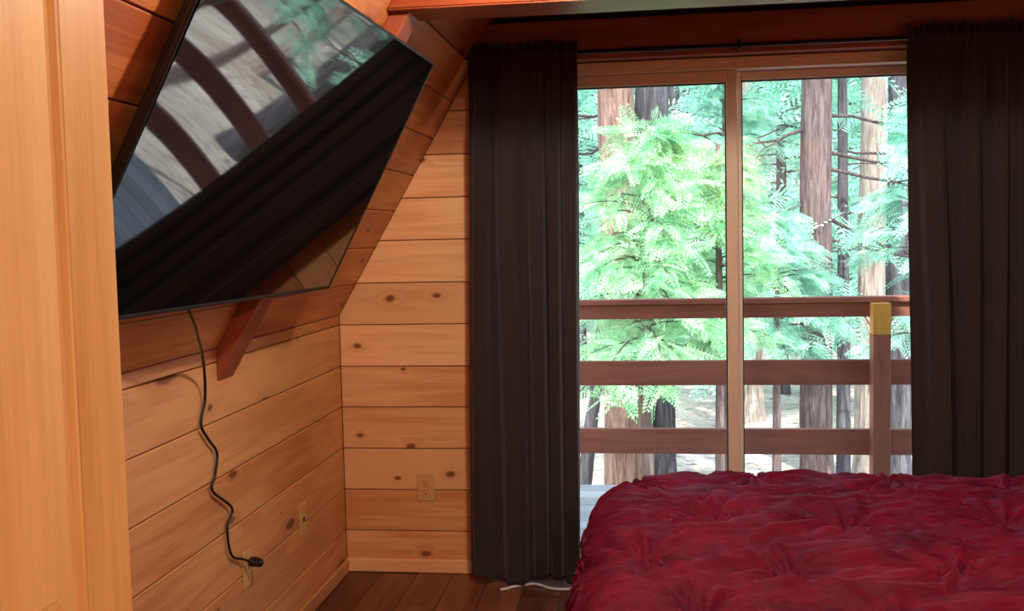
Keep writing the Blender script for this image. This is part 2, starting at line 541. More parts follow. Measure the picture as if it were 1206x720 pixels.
# roof over room and deck, seen only from the outside
AP = KH + 0.12 + (XR - XL) / 2 * math.tan(SA)
XM = (XL + XR) / 2
rv = []
for (xa, za) in ((XL - 0.75, KH + 0.12 - 0.63 * math.tan(SA)), (XM, AP + 0.1), (XR + 0.75, KH + 0.12 - 0.63 * math.tan(SA))):
    rv += [(xa, YN - 0.4, za), (xa, 4.55, za), (xa, YN - 0.4, za + 0.16), (xa, 4.55, za + 0.16)]
rf = []
for a in (0, 4):
    b2 = a + 4
    rf += [(a, b2, b2 + 1, a + 1), (a + 2, a + 3, b2 + 3, b2 + 2), (a, a + 2, b2 + 2, b2), (a + 1, b2 + 1, b2 + 3, a + 3)]
rf += [(0, 1, 3, 2), (8, 10, 11, 9)]
structure(link('roof', pyd('roof', rv, rf), M['shell']))

# baseboards
def prism(name, mat, x0, x1, y0, y1, z0, z1, axis, bev=0.004, parent=None):
    """moulding with its own frame so that grain runs along its length"""
    cx, cy, cz = (x0 + x1) / 2, (y0 + y1) / 2, (z0 + z1) / 2
    hx, hy, hz = (x1 - x0) / 2, (y1 - y0) / 2, (z1 - z0) / 2
    if axis == 'x':
        me = boxes(name, [(-hx, hx, -hy, hy, -hz, hz)], bev); rot = Matrix.Identity(4)
    elif axis == 'y':
        me = boxes(name, [(-hy, hy, -hx, hx, -hz, hz)], bev); rot = frame((0, 0, 0), (0, 1, 0), (-1, 0, 0))
    else:
        me = boxes(name, [(-hz, hz, -hx, hx, -hy, hy)], bev); rot = frame((0, 0, 0), (0, 0, 1), (1, 0, 0))
    o = link(name, me, mat, parent)
    o.matrix_local = Matrix.Translation((cx, cy, cz)) @ rot
    return o
structure(prism('baseboard_back', M['pine_back'], XL + 0.0005, DOX0 - 0.002, YB - 0.014, YB - 0.0005, 0.001, 0.056, 'x'))
structure(prism('baseboard_left', M['pine_side'], XL + 0.0005, XL + 0.014, 0.205, YB - 0.015, 0.001, 0.056, 'y'))

# header beam above the sliding door and collar beam
HY = 3.955
def slope_x(z): return XL + (z - KH) / math.tan(SA)
def beam(name, mat, y0, y1, z0, z1):
    lo = [slope_x(z0), XR - (slope_x(z0) - XL)]; hi = [slope_x(z1), XR - (slope_x(z1) - XL)]
    xm = (lo[0] + lo[1]) / 2; ym = (y0 + y1) / 2; zm = (z0 + z1) / 2
    bm = bmesh.new()
    q = []
    for (xx, zz) in ((lo[0], z0), (lo[1], z0), (hi[1], z1), (hi[0], z1)):
        q.append([bm.verts.new((xx - xm, yy - ym, zz - zm)) for yy in (y0, y1)])
    for i in range(4):
        j = (i + 1) % 4
        bm.faces.new((q[i][0], q[j][0], q[j][1], q[i][1]))
    bm.faces.new([a[0] for a in q][::-1]); bm.faces.new([a[1] for a in q])
    bmesh.ops.recalc_face_normals(bm, faces=bm.faces[:])
    bmesh.ops.bevel(bm, geom=bm.edges[:], offset=0.005, segments=2, affect='EDGES')
    me = bpy.data.meshes.new(name); bm.to_mesh(me); bm.free()
    o = structure(link(name, me, mat)); o.location = (xm, ym, zm)
    return o
beam('trim_1', M['header'], HY, YB - 0.001, DOZ + 0.002, 2.2)
beam('trim_2', M['beam'], 2.79, 2.962, 2.01, CEIL - 0.001)
beam('trim_3', M['beam'], 0.75, 0.92, 2.01, CEIL - 0.001)

# flat batten running up the slope behind the television, plumb-cut at its foot
bt = 0.049
prof = [(XL, KH), (XL, KH - 0.1), None, None]
L = 1.22
d_in = (XL + CA * L, KH + SN * L)
prof = [(XL + 0.0006, KH + 0.001), (d_in[0] + 0.0006, d_in[1]), (d_in[0] + SN * bt, d_in[1] - CA * bt), (XL + 0.0006, KH - 0.098)]
def batten(name, y0, y1):
    # local x = up the slope
    o3 = Vector((XL, (y0 + y1) / 2, KH))
    m = frame(o3, (CA, 0, SN), (0, 1, 0))
    inv = m.inverted()
    v = []
    for yy in (y0, y1):
        for (xx, zz) in prof: v.append(inv @ Vector((xx, yy, zz)))
    f = [(0, 1, 2, 3), (7, 6, 5, 4)] + [(i, 4 + i, 4 + (i + 1) % 4, (i + 1) % 4) for i in range(4)]
    me = pyd(name, v, f)
    bm = bmesh.new(); bm.from_mesh(me); bmesh.ops.recalc_face_normals(bm, faces=bm.faces[:]); 
    bmesh.ops.bevel(bm, geom=bm.edges[:], offset=0.003, segments=1, affect='EDGES'); bm.to_mesh(me); bm.free()
    o = structure(link(name, me, M['batten'])); o.matrix_world = m
batten('trim_4', 2.83, 2.945)

# ------------------------------------------------------------------ sliding glass door
door1 = structure(empty('door_1', ((DOX0 + DOX1) / 2, YB + 0.06, 0)))
def dpart(name, lst, mat, parent=None, bev=0.003):
    o = link(name, boxes(name, lst, bev), mat)
    p = parent or door1
    o.parent = p
    off = Vector(door1.location)
    o.matrix_parent_inverse = Matrix.Translation(-off)
    return o
JW = 0.035
dpart('jamb', [(DOX0, DOX0 + JW, YB + 0.005, YB + 0.13, 0, DOZ - 0.001)], M['frame'])
dpart('jamb', [(DOX1 - JW, DOX1, YB + 0.005, YB + 0.13, 0, DOZ - 0.001)], M['frame'])
dpart('head', [(DOX0 + JW, DOX1 - JW, YB - 0.012, YB + 0.13, 2.003, DOZ - 0.001), (DOX0 + JW, DOX1 - JW, YB - 0.02, YB - 0.006, 2.028, DOZ - 0.001)], M['frame'])
dpart('threshold', [(DOX0 + JW, DOX1 - JW, YB + 0.005, YB + 0.13, -0.02, 0.022), (DOX0 + JW, DOX1 - JW, YB + 0.052, YB + 0.058, 0.02, 0.032)], M['frame'])
def sash(name, x0, x1, y0, y1, ztop, stiles):
    s0, s1 = stiles
    zb, zt = 0.033, 2.002
    o = dpart(name, [(x0, x0 + s0, y0, y1, zb, zt), (x1 - s1, x1, y0, y1, zb, zt), (x0 + s0, x1 - s1, y0, y1, ztop, zt), (x0 + s0, x1 - s1, y0, y1, zb, 0.11)], M['frame'])
    def sub(nm, me, mat):
        c = link(nm, me, mat); c.parent = o
        return c
    ym = (y0 + y1) / 2
    gx0, gx1, gz0, gz1 = x0 + s0, x1 - s1, 0.11, ztop
    g = 0.005
    sub('gasket', boxes('gasket', [(gx0, gx1, ym - 0.008, ym + 0.008, gz1 - g, gz1), (gx0, gx1, ym - 0.008, ym + 0.008, gz0, gz0 + g),
        (gx0, gx0 + g, ym - 0.008, ym + 0.008, gz0 + g, gz1 - g), (gx1 - g, gx1, ym - 0.008, ym + 0.008, gz0 + g, gz1 - g)]), M['gasket'])
    v = [(gx0 + g, ym, gz0 + g), (gx1 - g, ym, gz0 + g), (gx1 - g, ym, gz1 - g), (gx0 + g, ym, gz1 - g)]
    sub('pane', pyd('pane', v, [(0, 1, 2, 3)]), M['glass'])
    return o
s_l = sash('sliding_sash', DOX0 + JW + 0.002, 0.366, YB + 0.012, YB + 0.046, 1.957, (0.06, 0.042))
s_r = sash('fixed_sash', 0.345, DOX1 - JW - 0.002, YB + 0.062, YB + 0.098, 1.969, (0.042, 0.06))
hd = link('handle', boxes('handle', [(DOX0 + 0.055, DOX0 + 0.08, YB - 0.025, YB - 0.01, 0.9, 1.1), (DOX0 + 0.06, DOX0 + 0.075, YB - 0.012, YB + 0.014, 0.91, 0.93), (DOX0 + 0.06, DOX0 + 0.075, YB - 0.012, YB + 0.014, 1.07, 1.09)], 0.003), M['black'], s_l)

# ------------------------------------------------------------------ open panelled door
DX, DT = -0.58, 0.036          # face seen from the room at X = DX
DY0, DY1, DH = 0.235, 1.066, 2.03
door2 = structure(empty('door_2', (DX - DT / 2, DY0, 0.012)))
def dp(name, y0, y1, z0, z1, axis, t=DT, bev=0.0025, parent=None):
    return prism(name, M['door'], -t / 2, t / 2, y0 - DY0, y1 - DY0, z0, z1, axis, bev, door2)
ST = 0.092
zr = [(0.0, 0.22), (0.825, 0.965), (1.66, 1.76), (DH - 0.115, DH)]
dp('stile', DY0, DY0 + ST, 0, DH, 'z'); dp('stile', DY1 - ST, DY1, 0, DH, 'z')
ymid = (DY0 + DY1) / 2
for z0, z1 in zr: dp('rail', DY0 + ST + 0.0005, DY1 - ST - 0.0005, z0, z1, 'y')
for (za, zb) in ((0.22, 0.825), (0.965, 1.66), (1.76, DH - 0.115)):
    dp('mullion', ymid - 0.045, ymid + 0.045, za + 0.0005, zb - 0.0005, 'z')
    for (ya, yb) in ((DY0 + ST, ymid - 0.045), (ymid + 0.045, DY1 - ST)):
        # raised panel: recessed groove, bevelled field, with moulding
        hy, hz = (yb - ya) / 2, (zb - za) / 2
        def loop(i, xx): return [(-hz + i, -hy + i, xx), (hz - i, -hy + i, xx), (hz - i, hy - i, xx), (-hz + i, hy - i, xx)]
        prof_p = [(0.0, 0.0178), (0.004, 0.0172), (0.010, 0.0138), (0.014, 0.0128), (0.016, 0.0122), (0.05, 0.0158), (0.052, 0.0164), (0.06, 0.0165)]
        v, f = [], []
        for sgn in (1, -1):
            base = len(v)
            for (i, xx) in prof_p: v += loop(i, xx * sgn)
            for r in range(len(prof_p) - 1):
                for q in range(4):
                    a, b2 = base + r * 4 + q, base + r * 4 + (q + 1) % 4
                    fc = (a, b2, b2 + 4, a + 4)
                    f.append(fc if sgn > 0 else fc[::-1])
            top = tuple(base + (len(prof_p) - 1) * 4 + q for q in range(4))
            f.append(top if sgn > 0 else top[::-1])
        o = link('panel', pyd('panel', v, f), M['door'], door2)
        # local x = up, y = across, z = out of the face (+X world)
        o.matrix_local = Matrix.Translation((0, (ya + yb) / 2 - DY0, (za + zb) / 2)) @ frame((0, 0, 0), (0, 0, 1), (0, -1, 0))
kv, kf = tube([(0, 0, 0), (0.004, 0, 0), (0.006, 0, 0), (0.03, 0, 0), (0.036, 0, 0), (0.05, 0, 0), (0.062, 0, 0), (0.066, 0, 0)], [0.032, 0.032, 0.013, 0.012, 0.02, 0.028, 0.022, 0.006], 20)
kn = link('knob', pyd('knob', kv, kf, True), M['brass'], door2); kn.location = (DT / 2, DY1 - 0.06 - DY0, 0.9)
for hz in (0.25, 1.75):
    hg = link('hinge', boxes('hinge', [(-0.02, 0.012, -0.03, 0.0, -0.045, 0.045)], 0.003), M['brass'], door2); hg.location = (0, -0.002, hz)

# ------------------------------------------------------------------ television
BRp, TRp, BLp, TLp = [Vector(p) for p in ((-1.019, 3.211, 1.223), (-.646, 3.199, 1.928), (-1.073, 1.736, 1.227), (-.700, 1.724, 1.933))]
ex = (BRp - BLp).normalized(); ey0 = (TLp - BLp).normalized()
TW, TH = (BRp - BLp).length, (TLp - BLp).length
mt = frame((BLp + BRp) / 2, ex, ey0)
# frame(): ex x ey must point into the room
tv = empty('television'); tv.matrix_world = mt
tag(tv, 'large black flat television mounted on the sloping wood wall above the dangling cord', 'television')
def tvp(name, me, mat): return link(name, me, mat, tv)
tvp('back_panel', boxes('back_panel', [(-TW / 2, TW / 2, 0, TH, -0.022, -0.004), (-TW * 0.3, TW * 0.3, 0.06, TH * 0.62, -0.034, -0.02)], 0.003), M['black'])
bz = 0.007
tvp('bezel', boxes('bezel', [(-TW / 2, TW / 2, TH - bz, TH, -0.006, 0.0015), (-TW / 2, TW / 2, 0, bz * 1.4, -0.006, 0.0015),
    (-TW / 2, -TW / 2 + bz, 0, TH, -0.006, 0.0015), (TW / 2 - bz, TW / 2, 0, TH, -0.006, 0.0015)], 0.001), M['bezel'])
nx, ny = 96, 54
u = np.linspace(-TW / 2 + bz * 0.8, TW / 2 - bz * 0.8, nx); w = np.linspace(bz, TH - bz * 0.8, ny)
U, W = np.meshgrid(u, w, indexing='ij')
# the thin panel is very slightly bowed towards its free side
t_ = (U + TW / 2) / TW
D = 0.0058 * np.exp(-t_ / 0.13) * (0.3 + 0.7 * (W / TH))
V = np.stack([U, W, D - 0.0005], -1).reshape(-1, 3)
idx = np.arange(nx * ny).reshape(nx, ny)
F = np.stack([idx[:-1, :-1], idx[1:, :-1], idx[1:, 1:], idx[:-1, 1:]], -1).reshape(-1, 4)
tvp('screen', fast('screen', V, F, True), M['screen'])
for mx_ in (-0.36, 0.30): tvp('mount_arm', boxes('mount_arm', [(mx_, mx_ + 0.06, 0.12, 0.62, -0.05, -0.034)], 0.002), M['metal'])

# power cord of the television, hanging down the knee wall to the outlet
cp = [(-1.066, 2.262, 1.24), (-1.062, 2.274, 1.22), (-1.085, 2.353, 1.179), (-1.13, 2.467, 1.134), (-1.17, 2.57, 1.092), (-1.215, 2.681, 1.013), (-1.232, 2.713, 0.936), (-1.234, 2.687, 0.871), (-1.234, 2.735, 0.818),
      (-1.234, 2.784, 0.771), (-1.234, 2.766, 0.71), (-1.234, 2.744, 0.669), (-1.232, 2.87, 0.585), (-1.234, 2.834, 0.536), (-1.234, 2.856, 0.447), (-1.23, 2.938, 0.407), (-1.2, 2.965, 0.385)]
cv, cfc = tube(smooth_path(cp, 7), 0.0042, 8)
cord = link('power_cord', pyd('power_cord', cv, cfc, True), M['black'])
tag(cord, 'thin black cord dangling down the plank wall to its plug below the television', 'cord')
pv, pf = tube([(-1.236, 3.005, 0.378), (-1.222, 3.005, 0.378), (-1.216, 3.003, 0.378), (-1.2, 2.99, 0.38), (-1.192, 2.975, 0.383)], [0.014, 0.016, 0.016, 0.014, 0.007], 14)
pl = link('plug', pyd('plug', pv, pf, True), M['black'], cord)

# ------------------------------------------------------------------ outlets
def outlet(name, m, label, plugged=False):
    o = empty(name); o.matrix_world = m
    tag(o, label, 'outlet', 'almond outlet plates')
    link('cover_plate', boxes('cover_plate', [(-0.035, 0.035, -0.0575, 0.0575, 0, 0.006)], 0.0025), M['plate'], o)
    for zc in (-0.0195, 0.0195):
        fc = link('socket', boxes('socket', [(-0.0165, 0.0165, zc - 0.014, zc + 0.014, 0.004, 0.0075)], 0.0012), M['plate'], o)
        for (xa, xb, za, zb) in ((-0.0085, -0.006, 0.0, 0.009), (0.006, 0.0085, 0.0, 0.008), (-0.003, 0.003, -0.0105, -0.005)):
            link('slot', boxes('slot', [(xa, xb, zc + za, zc + zb, 0.0072, 0.0079)]), M['slot'], fc)
    sv, sf = tube([(0, 0, 0.005), (0, 0, 0.0072)], 0.003, 10)
    link('screw', pyd('screw', sv, sf), M['brass'], o)
    return o
outlet('outlet', frame((-0.9, YB, 0.3585), (1, 0, 0), (0, 0, 1)), 'almond outlet plate on the window wall beside the dark curtain')
outlet('outlet', frame((XL, 2.99, 0.36), (0, 1, 0), (0, 0, 1)), 'almond outlet plate with the black plug on the side wall')
o3 = empty('switch_plate'); o3.matrix_world = frame((XL, 3.52, 0.368), (0, 1, 0), (0, 0, 1))
tag(o3, 'almond wall plate on the side wall between plug and corner', 'outlet')
link('cover_plate', boxes('cover_plate', [(-0.035, 0.035, -0.0575, 0.0575, 0, 0.006)], 0.0025), M['plate'], o3)
link('jack', boxes('jack', [(-0.008, 0.008, -0.008, 0.008, 0.005, 0.0085)], 0.001), M['slot'], o3)

# ------------------------------------------------------------------ curtains and rod
RY, RZ = 3.905, 2.068
rod = empty('curtain_rod', (0.35, RY, RZ))
tag(rod, 'slim black curtain rod across the top of the sliding door', 'rod')
v, f = tube([(-1.09, 0, 0), (1.3, 0, 0)], 0.008, 12)
link('rod', pyd('rod', v, f, True), M['metal'], rod)
v, f = tube([(-0.4, 0, 0), (-0.2, 0, 0)], 0.0095, 12)
link('sleeve', pyd('sleeve', v, f, True), M['metal'], rod)
for bx in (-1.03, 0.012, 1.24):
    bk = link('bracket', boxes('bracket', [(bx - 0.006, bx + 0.006, -0.012, HY - RY, -0.012, -0.006), (bx - 0.006, bx + 0.006, HY - RY - 0.004, HY - RY - 0.0006, -0.012, 0.03),
        (bx - 0.006, bx + 0.006, -0.014, -0.009, -0.01, 0.004)], 0.001), M['metal'], rod)
    v, f = tube([(bx, -0.002, -0.011), (bx, -0.002, -0.03)], [0.006, 0.005], 10)
    link('screw', pyd('screw', v, f), M['brass'], bk)

def curtain(name, label, xt0, xt1, xb0, xb1, zb, seed, nf):
    nu, nv = 320, 130
    u = np.linspace(0, 1, nu); ztop = RZ + 0.045
    tv_ = np.linspace(0, 1, nv)
    vv = np.concatenate([np.linspace(0, 0.06, 26), np.linspace(0.064, 1, nv - 26)])
    U, T = np.meshgrid(u, vv, indexing='ij')
    Zp = ztop + (zb - ztop) * T
    # broad folds that drift a little, fine gathers at the rod
    ph = U * nf * 2 * np.pi + 1.6 * np.sin(U * 7 + seed) + 0.5 * np.sin(T * 3 + seed) + 2.2 * (vnoise(U * 3 + seed * 5, T * 1.2) - 0.5)
    broad = np.sin(ph)
    broad = np.clip(broad * 1.5, -0.6, 1.0) + 0.35 * np.sin(ph * 0.37 + seed)
    amp = 0.008 + 0.022 * np.clip((T - 0.03) / 0.5, 0, 1) ** 0.7
    amp = amp * (0.45 + 0.9 * vnoise(U * nf * 0.9 + 31 * seed, T * 0.6 + 3))
    fine = np.sin(U * nf * 3.1 * 2 * np.pi + 4 * vnoise(U * 9 + seed, T * 2)) * 0.007 * np.exp(-T / 0.10)
    fine += (vnoise(U * 60 + seed * 3, T * 14) - 0.5) * 0.012 * np.exp(-T / 0.05)
    fine += (vnoise(U * nf * 5 + seed, T * 1.5 + 8) - 0.5) * 0.006
    x0 = xt0 + (xb0 - xt0) * T ** 0.8; x1 = xt1 + (xb1 - xt1) * T ** 0.8
    X = x0 + (x1 - x0) * U + 0.006 * np.cos(ph) * np.clip(T * 4, 0, 1)
    # bulge round the rod in its pocket
    rodb = 0.014 * np.exp(-((Zp - RZ) / 0.014) ** 2)
    Y = RY - 0.009 - rodb + amp * broad * np.clip((T - 0.012) * 14, 0.12, 1) + fine * 0.8 + 0.012 * np.clip(T * 3, 0, 1)
    Y = np.minimum(Y, HY - 0.006)
    top = T < 0.018
    Zp = Zp + np.where(T < 0.03, (vnoise(U * 40 + seed, T * 30) - 0.5) * 0.016 * (1 - T / 0.03), 0)
    Zp = Zp + T ** 6 * 0.012 * np.sin(U * 9 + seed)
    Vt = np.stack([X, Y, Zp], -1).reshape(-1, 3)
    idx = np.arange(nu * nv).reshape(nu, nv)
    F = np.stack([idx[:-1, :-1], idx[:-1, 1:], idx[1:, 1:], idx[1:, :-1]], -1).reshape(-1, 4)
    o = link(name, fast(name, Vt, F, True), M['curtain'])
    md = o.modifiers.new('cloth', 'SOLIDIFY'); md.thickness = 0.0025; md.offset = 0
    return tag(o, label, 'curtain', 'dark curtains of the sliding door')
curtain('curtain', 'dark grey gathered curtain hanging between the pine wall and the window', -0.655, -0.238, -0.70, -0.268, 0.024, 1.0, 4.6)
curtain('curtain', 'dark grey gathered curtain hanging behind the bed past the deck post', 0.952, 1.66, 0.985, 1.66, 0.024, 2.7, 6.5)

# white cable on the floor under the curtain hem
cv, cfc = tube(smooth_path([(-0.57, 3.845, 0.006), (-0.55, 3.858, 0.006), (-0.52, 3.882, 0.007), (-0.48, 3.905, 0.006), (-0.45, 3.92, 0.006), (-0.42, 3.905, 0.007), (-0.38, 3.875, 0.006), (-0.33, 3.865, 0.006), (-0.27, 3.88, 0.006), (-0.12, 3.93, 0.006)], 8), 0.006, 8)
tag(link('white_cable', pyd('white_cable', cv, cfc, True), M['white']), 'white cable lying on the floor under the curtain hem', 'cable')

# ------------------------------------------------------------------ bed
BX0, BX1, BY0, BY1 = -0.09, 1.96, 1.80, 3.25
bed = empty('bed_base', ((BX0 + BX1) / 2, (BY0 + BY1) / 2, 0))
tag(bed, 'dark metal bed frame with box spring under the red comforter', 'bed')
def bp(name, lst, mat, bev=0.004):
    o = link(name, boxes(name, lst, bev), mat); o.parent = bed; o.matrix_parent_inverse = Matrix.Translation(-Vector(bed.location)); return o
for yy in (BY0 + 0.03, BY1 - 0.07): bp('side_rail', [(BX0 + 0.05, BX1 - 0.02, yy, yy + 0.04, 0.15, 0.19)], M['metal'])
for xx in (BX0 + 0.06, (BX0 + BX1) / 2, BX1 - 0.1): bp('cross_rail', [(xx, xx + 0.04, BY0 + 0.07, BY1 - 0.07, 0.15, 0.188)], M['metal'])
for xx in (BX0 + 0.08, BX1 - 0.1):
    for yy in (BY0 + 0.035, BY1 - 0.065): bp('leg', [(xx, xx + 0.03, yy, yy + 0.03, 0, 0.15)], M['metal'])
bp('box_spring', [(BX0 + 0.03, BX1, BY0 + 0.02, BY1 - 0.02, 0.19, 0.36)], M['mattress'], 0.02)
mat_o = link('mattress', boxes('mattress', [(BX0 + 0.03, BX1, BY0 + 0.02, BY1 - 0.02, 0.361, 0.545)], 0.04, 4), M['mattress'])
tag(mat_o, 'pale mattress lying on the box spring under the red comforter', 'mattress')

def comforter():
    TOPZ = 0.601
    R = 0.14
    ix0, ix1, iy0, iy1 = -0.03, BX1 + 0.02, BY0 + R * 0.4, BY1 - 0.03
    step = 0.0075
    hang = 0.50
    us = np.arange(ix0 - hang, ix1 + 0.001, step); vs_ = np.arange(iy0 - hang, iy1 + hang, step)
    U, Vv = np.meshgrid(us, vs_, indexing='ij')
    tufts = [(0.16, 2.81), (0.34, 2.39), (0.51, 2.69), (0.90, 2.75), (0.69, 2.36), (0.72, 3.15), (-0.01, 2.46), (0.34, 3.19), (1.04, 3.11), (1.25, 2.5), (1.35, 2.95),
             (1.6, 2.7), (1.7, 3.15), (1.05, 2.05), (0.5, 2.02), (0.1, 2.08), (1.5, 2.15), (-0.02, 3.15)]
    tufts += [(ix0 - 0.22, 2.15), (ix0 - 0.22, 2.65), (ix0 - 0.24, 3.05), (0.2, iy1 + 0.24), (0.65, iy1 + 0.24), (1.1, iy1 + 0.24)]
    # ---- quilt relief
    H = 0.014 * (fbm(U * 3.1 + 5, Vv * 3.1 + 2, 2) - 0.5)
    wx = U + 0.09 * (fbm(U * 3 + 40, Vv * 3, 2) - 0.5) * 2
    wy = Vv + 0.11 * (fbm(U * 3, Vv * 3 + 77, 2) - 0.5) * 2
    def ridge(n, p=1.4): return 1 - np.abs(2 * n - 1) ** p
    # crinkles: long in X, slightly swung
    a1 = wx * 0.97 + wy * 0.22; b1 = -wx * 0.22 + wy * 0.97
    def crease(n, w): return np.exp(-((n - 0.5) / w) ** 2)
    k1 = crease(vnoise(a1 * 2.8, b1 * 19), 0.12)
    a2 = wx * 0.9 - wy * 0.45; b2_ = wx * 0.45 + wy * 0.9
    k2 = crease(vnoise(a2 * 4.2 + 50, b2_ * 30 + 11), 0.12)
    k3 = crease(vnoise(a1 * 5.5 + 9, b1 * 40 + 3), 0.15)
    m1 = np.clip(vnoise(U * 2.6 + 3, Vv * 2.6 + 60) * 1.6 - 0.3, 0, 1); m2 = np.clip(vnoise(U * 3.3 + 30, Vv * 3.3 + 6) * 1.6 - 0.3, 0, 1)
    H += (0.013 * k1 * (0.3 + 0.8 * m1) + 0.010 * k2 * (1.2 - m1) + 0.007 * k3 * (0.3 + m2)) * np.clip((iy1 + 0.05 - Vv) / 0.25, 0.5, 1)
    for i, (tx, ty) in enumerate(tufts):
        dx, dy = wx * 0.35 + U * 0.65 - tx, wy * 0.35 + Vv * 0.65 - ty
        r = np.hypot(dx, dy * 1.0); th = np.arctan2(dy, dx)
        e = np.exp(-(r / 0.045) ** 2)
        w_ = 0.4 if ty > 3.05 else 1.0
        H -= w_ * (0.026 * e + 0.010 * np.exp(-(r / 0.13) ** 2))
        H += 0.005 * w_ * np.exp(-((r - 0.2) / 0.1) ** 2)
        fold = np.cos(th * (9 + i % 4) + 3.0 * vnoise(th * 1.3 + i * 9, r * 9) * 2 + i)
        fold = np.sign(fold) * np.abs(fold) ** 0.8
        H += 0.018 * fold * np.clip(r / 0.03, 0, 1) * np.exp(-r / 0.11)
    # ---- drape over the edges
    cr_ = 0.13
    cx = np.clip(U, ix0 + cr_, ix1 + 1); cy = np.clip(Vv, iy0 + cr_, iy1 - cr_)
    ox, oy = U - cx, Vv - cy
    full = np.hypot(ox, oy)
    dd = np.maximum(full, 1e-9)
    nx_, ny_ = ox / dd, oy / dd
    flat = np.minimum(full, cr_)
    cx = cx + nx_ * flat; cy = cy + ny_ * flat
    dist = full - flat
    arc = R * math.pi / 2
    t = np.clip(dist / arc, 0, 1) * math.pi / 2
    hor = R * np.sin(t); ver = R * (1 - np.cos(t))
    ext = np.clip(dist - arc, 0, None)
    hor = hor + ext * 0.2; ver = ver + ext * 0.975
    ver = np.minimum(ver, TOPZ - 0.03)
    # hanging folds
    along = np.where(np.abs(nx_) > np.abs(ny_), Vv, U)
    hf = 0.02 * np.sin(along * 21 + 3 * vnoise(along * 3, dist * 2)) * np.clip(ext / 0.3, 0, 1)
    crown = 0.012 * (1 - ((U - 0.9) / 1.1) ** 2).clip(0, 1)
    nhor = np.sin(t); nver = np.cos(t)
    off = H + hf
    X = cx + nx_ * (hor + off * nhor); Y = cy + ny_ * (hor + off * nhor); Zz = TOPZ + crown - ver + off * nver
    P = np.stack([X, Y, Zz], -1).reshape(-1, 3)
    nU, nV = U.shape
    idx = np.arange(nU * nV).reshape(nU, nV)
    F = np.stack([idx[:-1, :-1], idx[1:, :-1], idx[1:, 1:], idx[:-1, 1:]], -1).reshape(-1, 4)
    # round the cloth's corners off so they do not pile on the floor
    keep = (dist.reshape(-1)[F] < hang + 0.005).all(1)
    F = F[keep]
    used = np.unique(F); rem = np.full(len(P), -1); rem[used] = np.arange(len(used))
    o = link('comforter', fast('comforter', P[used], rem[F], True), M['velvet'])
    md = o.modifiers.new('thick', 'SOLIDIFY'); md.thickness = 0.012; md.offset = -1
    tag(o, 'wrinkled burgundy velvet tufted comforter spread over the bed', 'comforter')
comforter()

# ------------------------------------------------------------------ unseen ceiling lamp, added to light the room
LX, LY = 0.0, 2.12
lamp = empty('ceiling_fill_lamp', (LX, LY, CEIL))
tag(lamp, 'unseen flat ceiling lamp with a warm glass disc, added to light the room', 'lamp')
v, f = tube([(0, 0, 0), (0, 0, -0.012)], 0.13, 40); link('base', pyd('base', v, f, True), M['brass'], lamp)
v, f = tube([(0, 0, -0.012), (0, 0, -0.02), (0, 0, -0.024)], [0.12, 0.118, 0.1], 40)
link('glass_disc', pyd('glass_disc', v, f, True), M['dome'], lamp)
ld = bpy.data.lights.new('ceiling_fill_light', 'POINT'); ld.energy = CEILING_FILL_POWER; ld.color = (1, 0.84, 0.66); ld.shadow_soft_size = 0.05
lo_ = bpy.data.objects.new('ceiling_fill_light', ld); C.objects.link(lo_); lo_.location = (LX, LY, CEIL - 0.08)

# unseen bulb fixture added behind the camera as frontal fill light
hl = empty('landing_fill_lamp', (0.8, -1.3, CEIL)); tag(hl, 'unseen ceiling bulb holder added on the landing as fill light', 'lamp')
v, f = tube([(0, 0, 0), (0, 0, -0.02), (0, 0, -0.04)], [0.06, 0.055, 0.025], 24); link('holder', pyd('holder', v, f, True), M['white'], hl)
v, f = tube([(0, 0, -0.04), (0, 0, -0.06), (0, 0, -0.085), (0, 0, -0.105), (0, 0, -0.115)], [0.014, 0.026, 0.03, 0.022, 0.006], 20); link('bulb', pyd('bulb', v, f, True), M['dome'], hl)
ld = bpy.data.lights.new('landing_fill_light', 'POINT'); ld.energy = LANDING_FILL_POWER; ld.color = (1, 0.86, 0.7); ld.shadow_soft_size = 0.04
lo_ = bpy.data.objects.new('landing_fill_light', ld); C.objects.link(lo_); lo_.location = (0.8, -1.3, CEIL - 0.17)

# unseen bedside lamp added for fill from the right, with a nightstand under it
ns = empty('nightstand', (1.84, 1.42, 0)); tag(ns, 'unseen pine nightstand added to hold the bedside fill lamp', 'nightstand')
def nsp(name, lst, mat, bev=0.004): return link(name, boxes(name, lst, bev), mat, ns)
nsp('top', [(-0.22, 0.22, -0.22, 0.22, 0.53, 0.555)], M['door'])
nsp('body', [(-0.2, 0.2, -0.2, 0.2, 0.33, 0.529)], M['door'])
dr = nsp('drawer', [(-0.215, -0.2005, -0.18, 0.18, 0.36, 0.51)], M['door'])
link('knob', boxes('knob', [(-0.235, -0.2155, -0.012, 0.012, 0.423, 0.447)], 0.005), M['brass'], dr)
for xa in (-0.2, 0.16):
    for ya in (-0.2, 0.16): nsp('leg', [(xa, xa + 0.04, ya, ya + 0.04, 0, 0.3295)], M['door'])
tl_ = empty('bedside_fill_lamp', (1.84, 1.42, 0.555)); tag(tl_, 'unseen bedside table lamp with cream shade added as fill light', 'lamp')
v, f = tube([(0, 0, 0.0005), (0, 0, 0.02), (0, 0, 0.03), (0, 0, 0.12), (0, 0, 0.2), (0, 0, 0.3)], [0.08, 0.08, 0.03, 0.06, 0.03, 0.012], 28)
link('base', pyd('base', v, f, True), M['brass'], tl_)
v, f = tube([(0, 0, 0.30), (0, 0, 0.52)], [0.17, 0.12], 40, False)
sh = link('shade', pyd('shade', v, f, True), M['shade'], tl_)
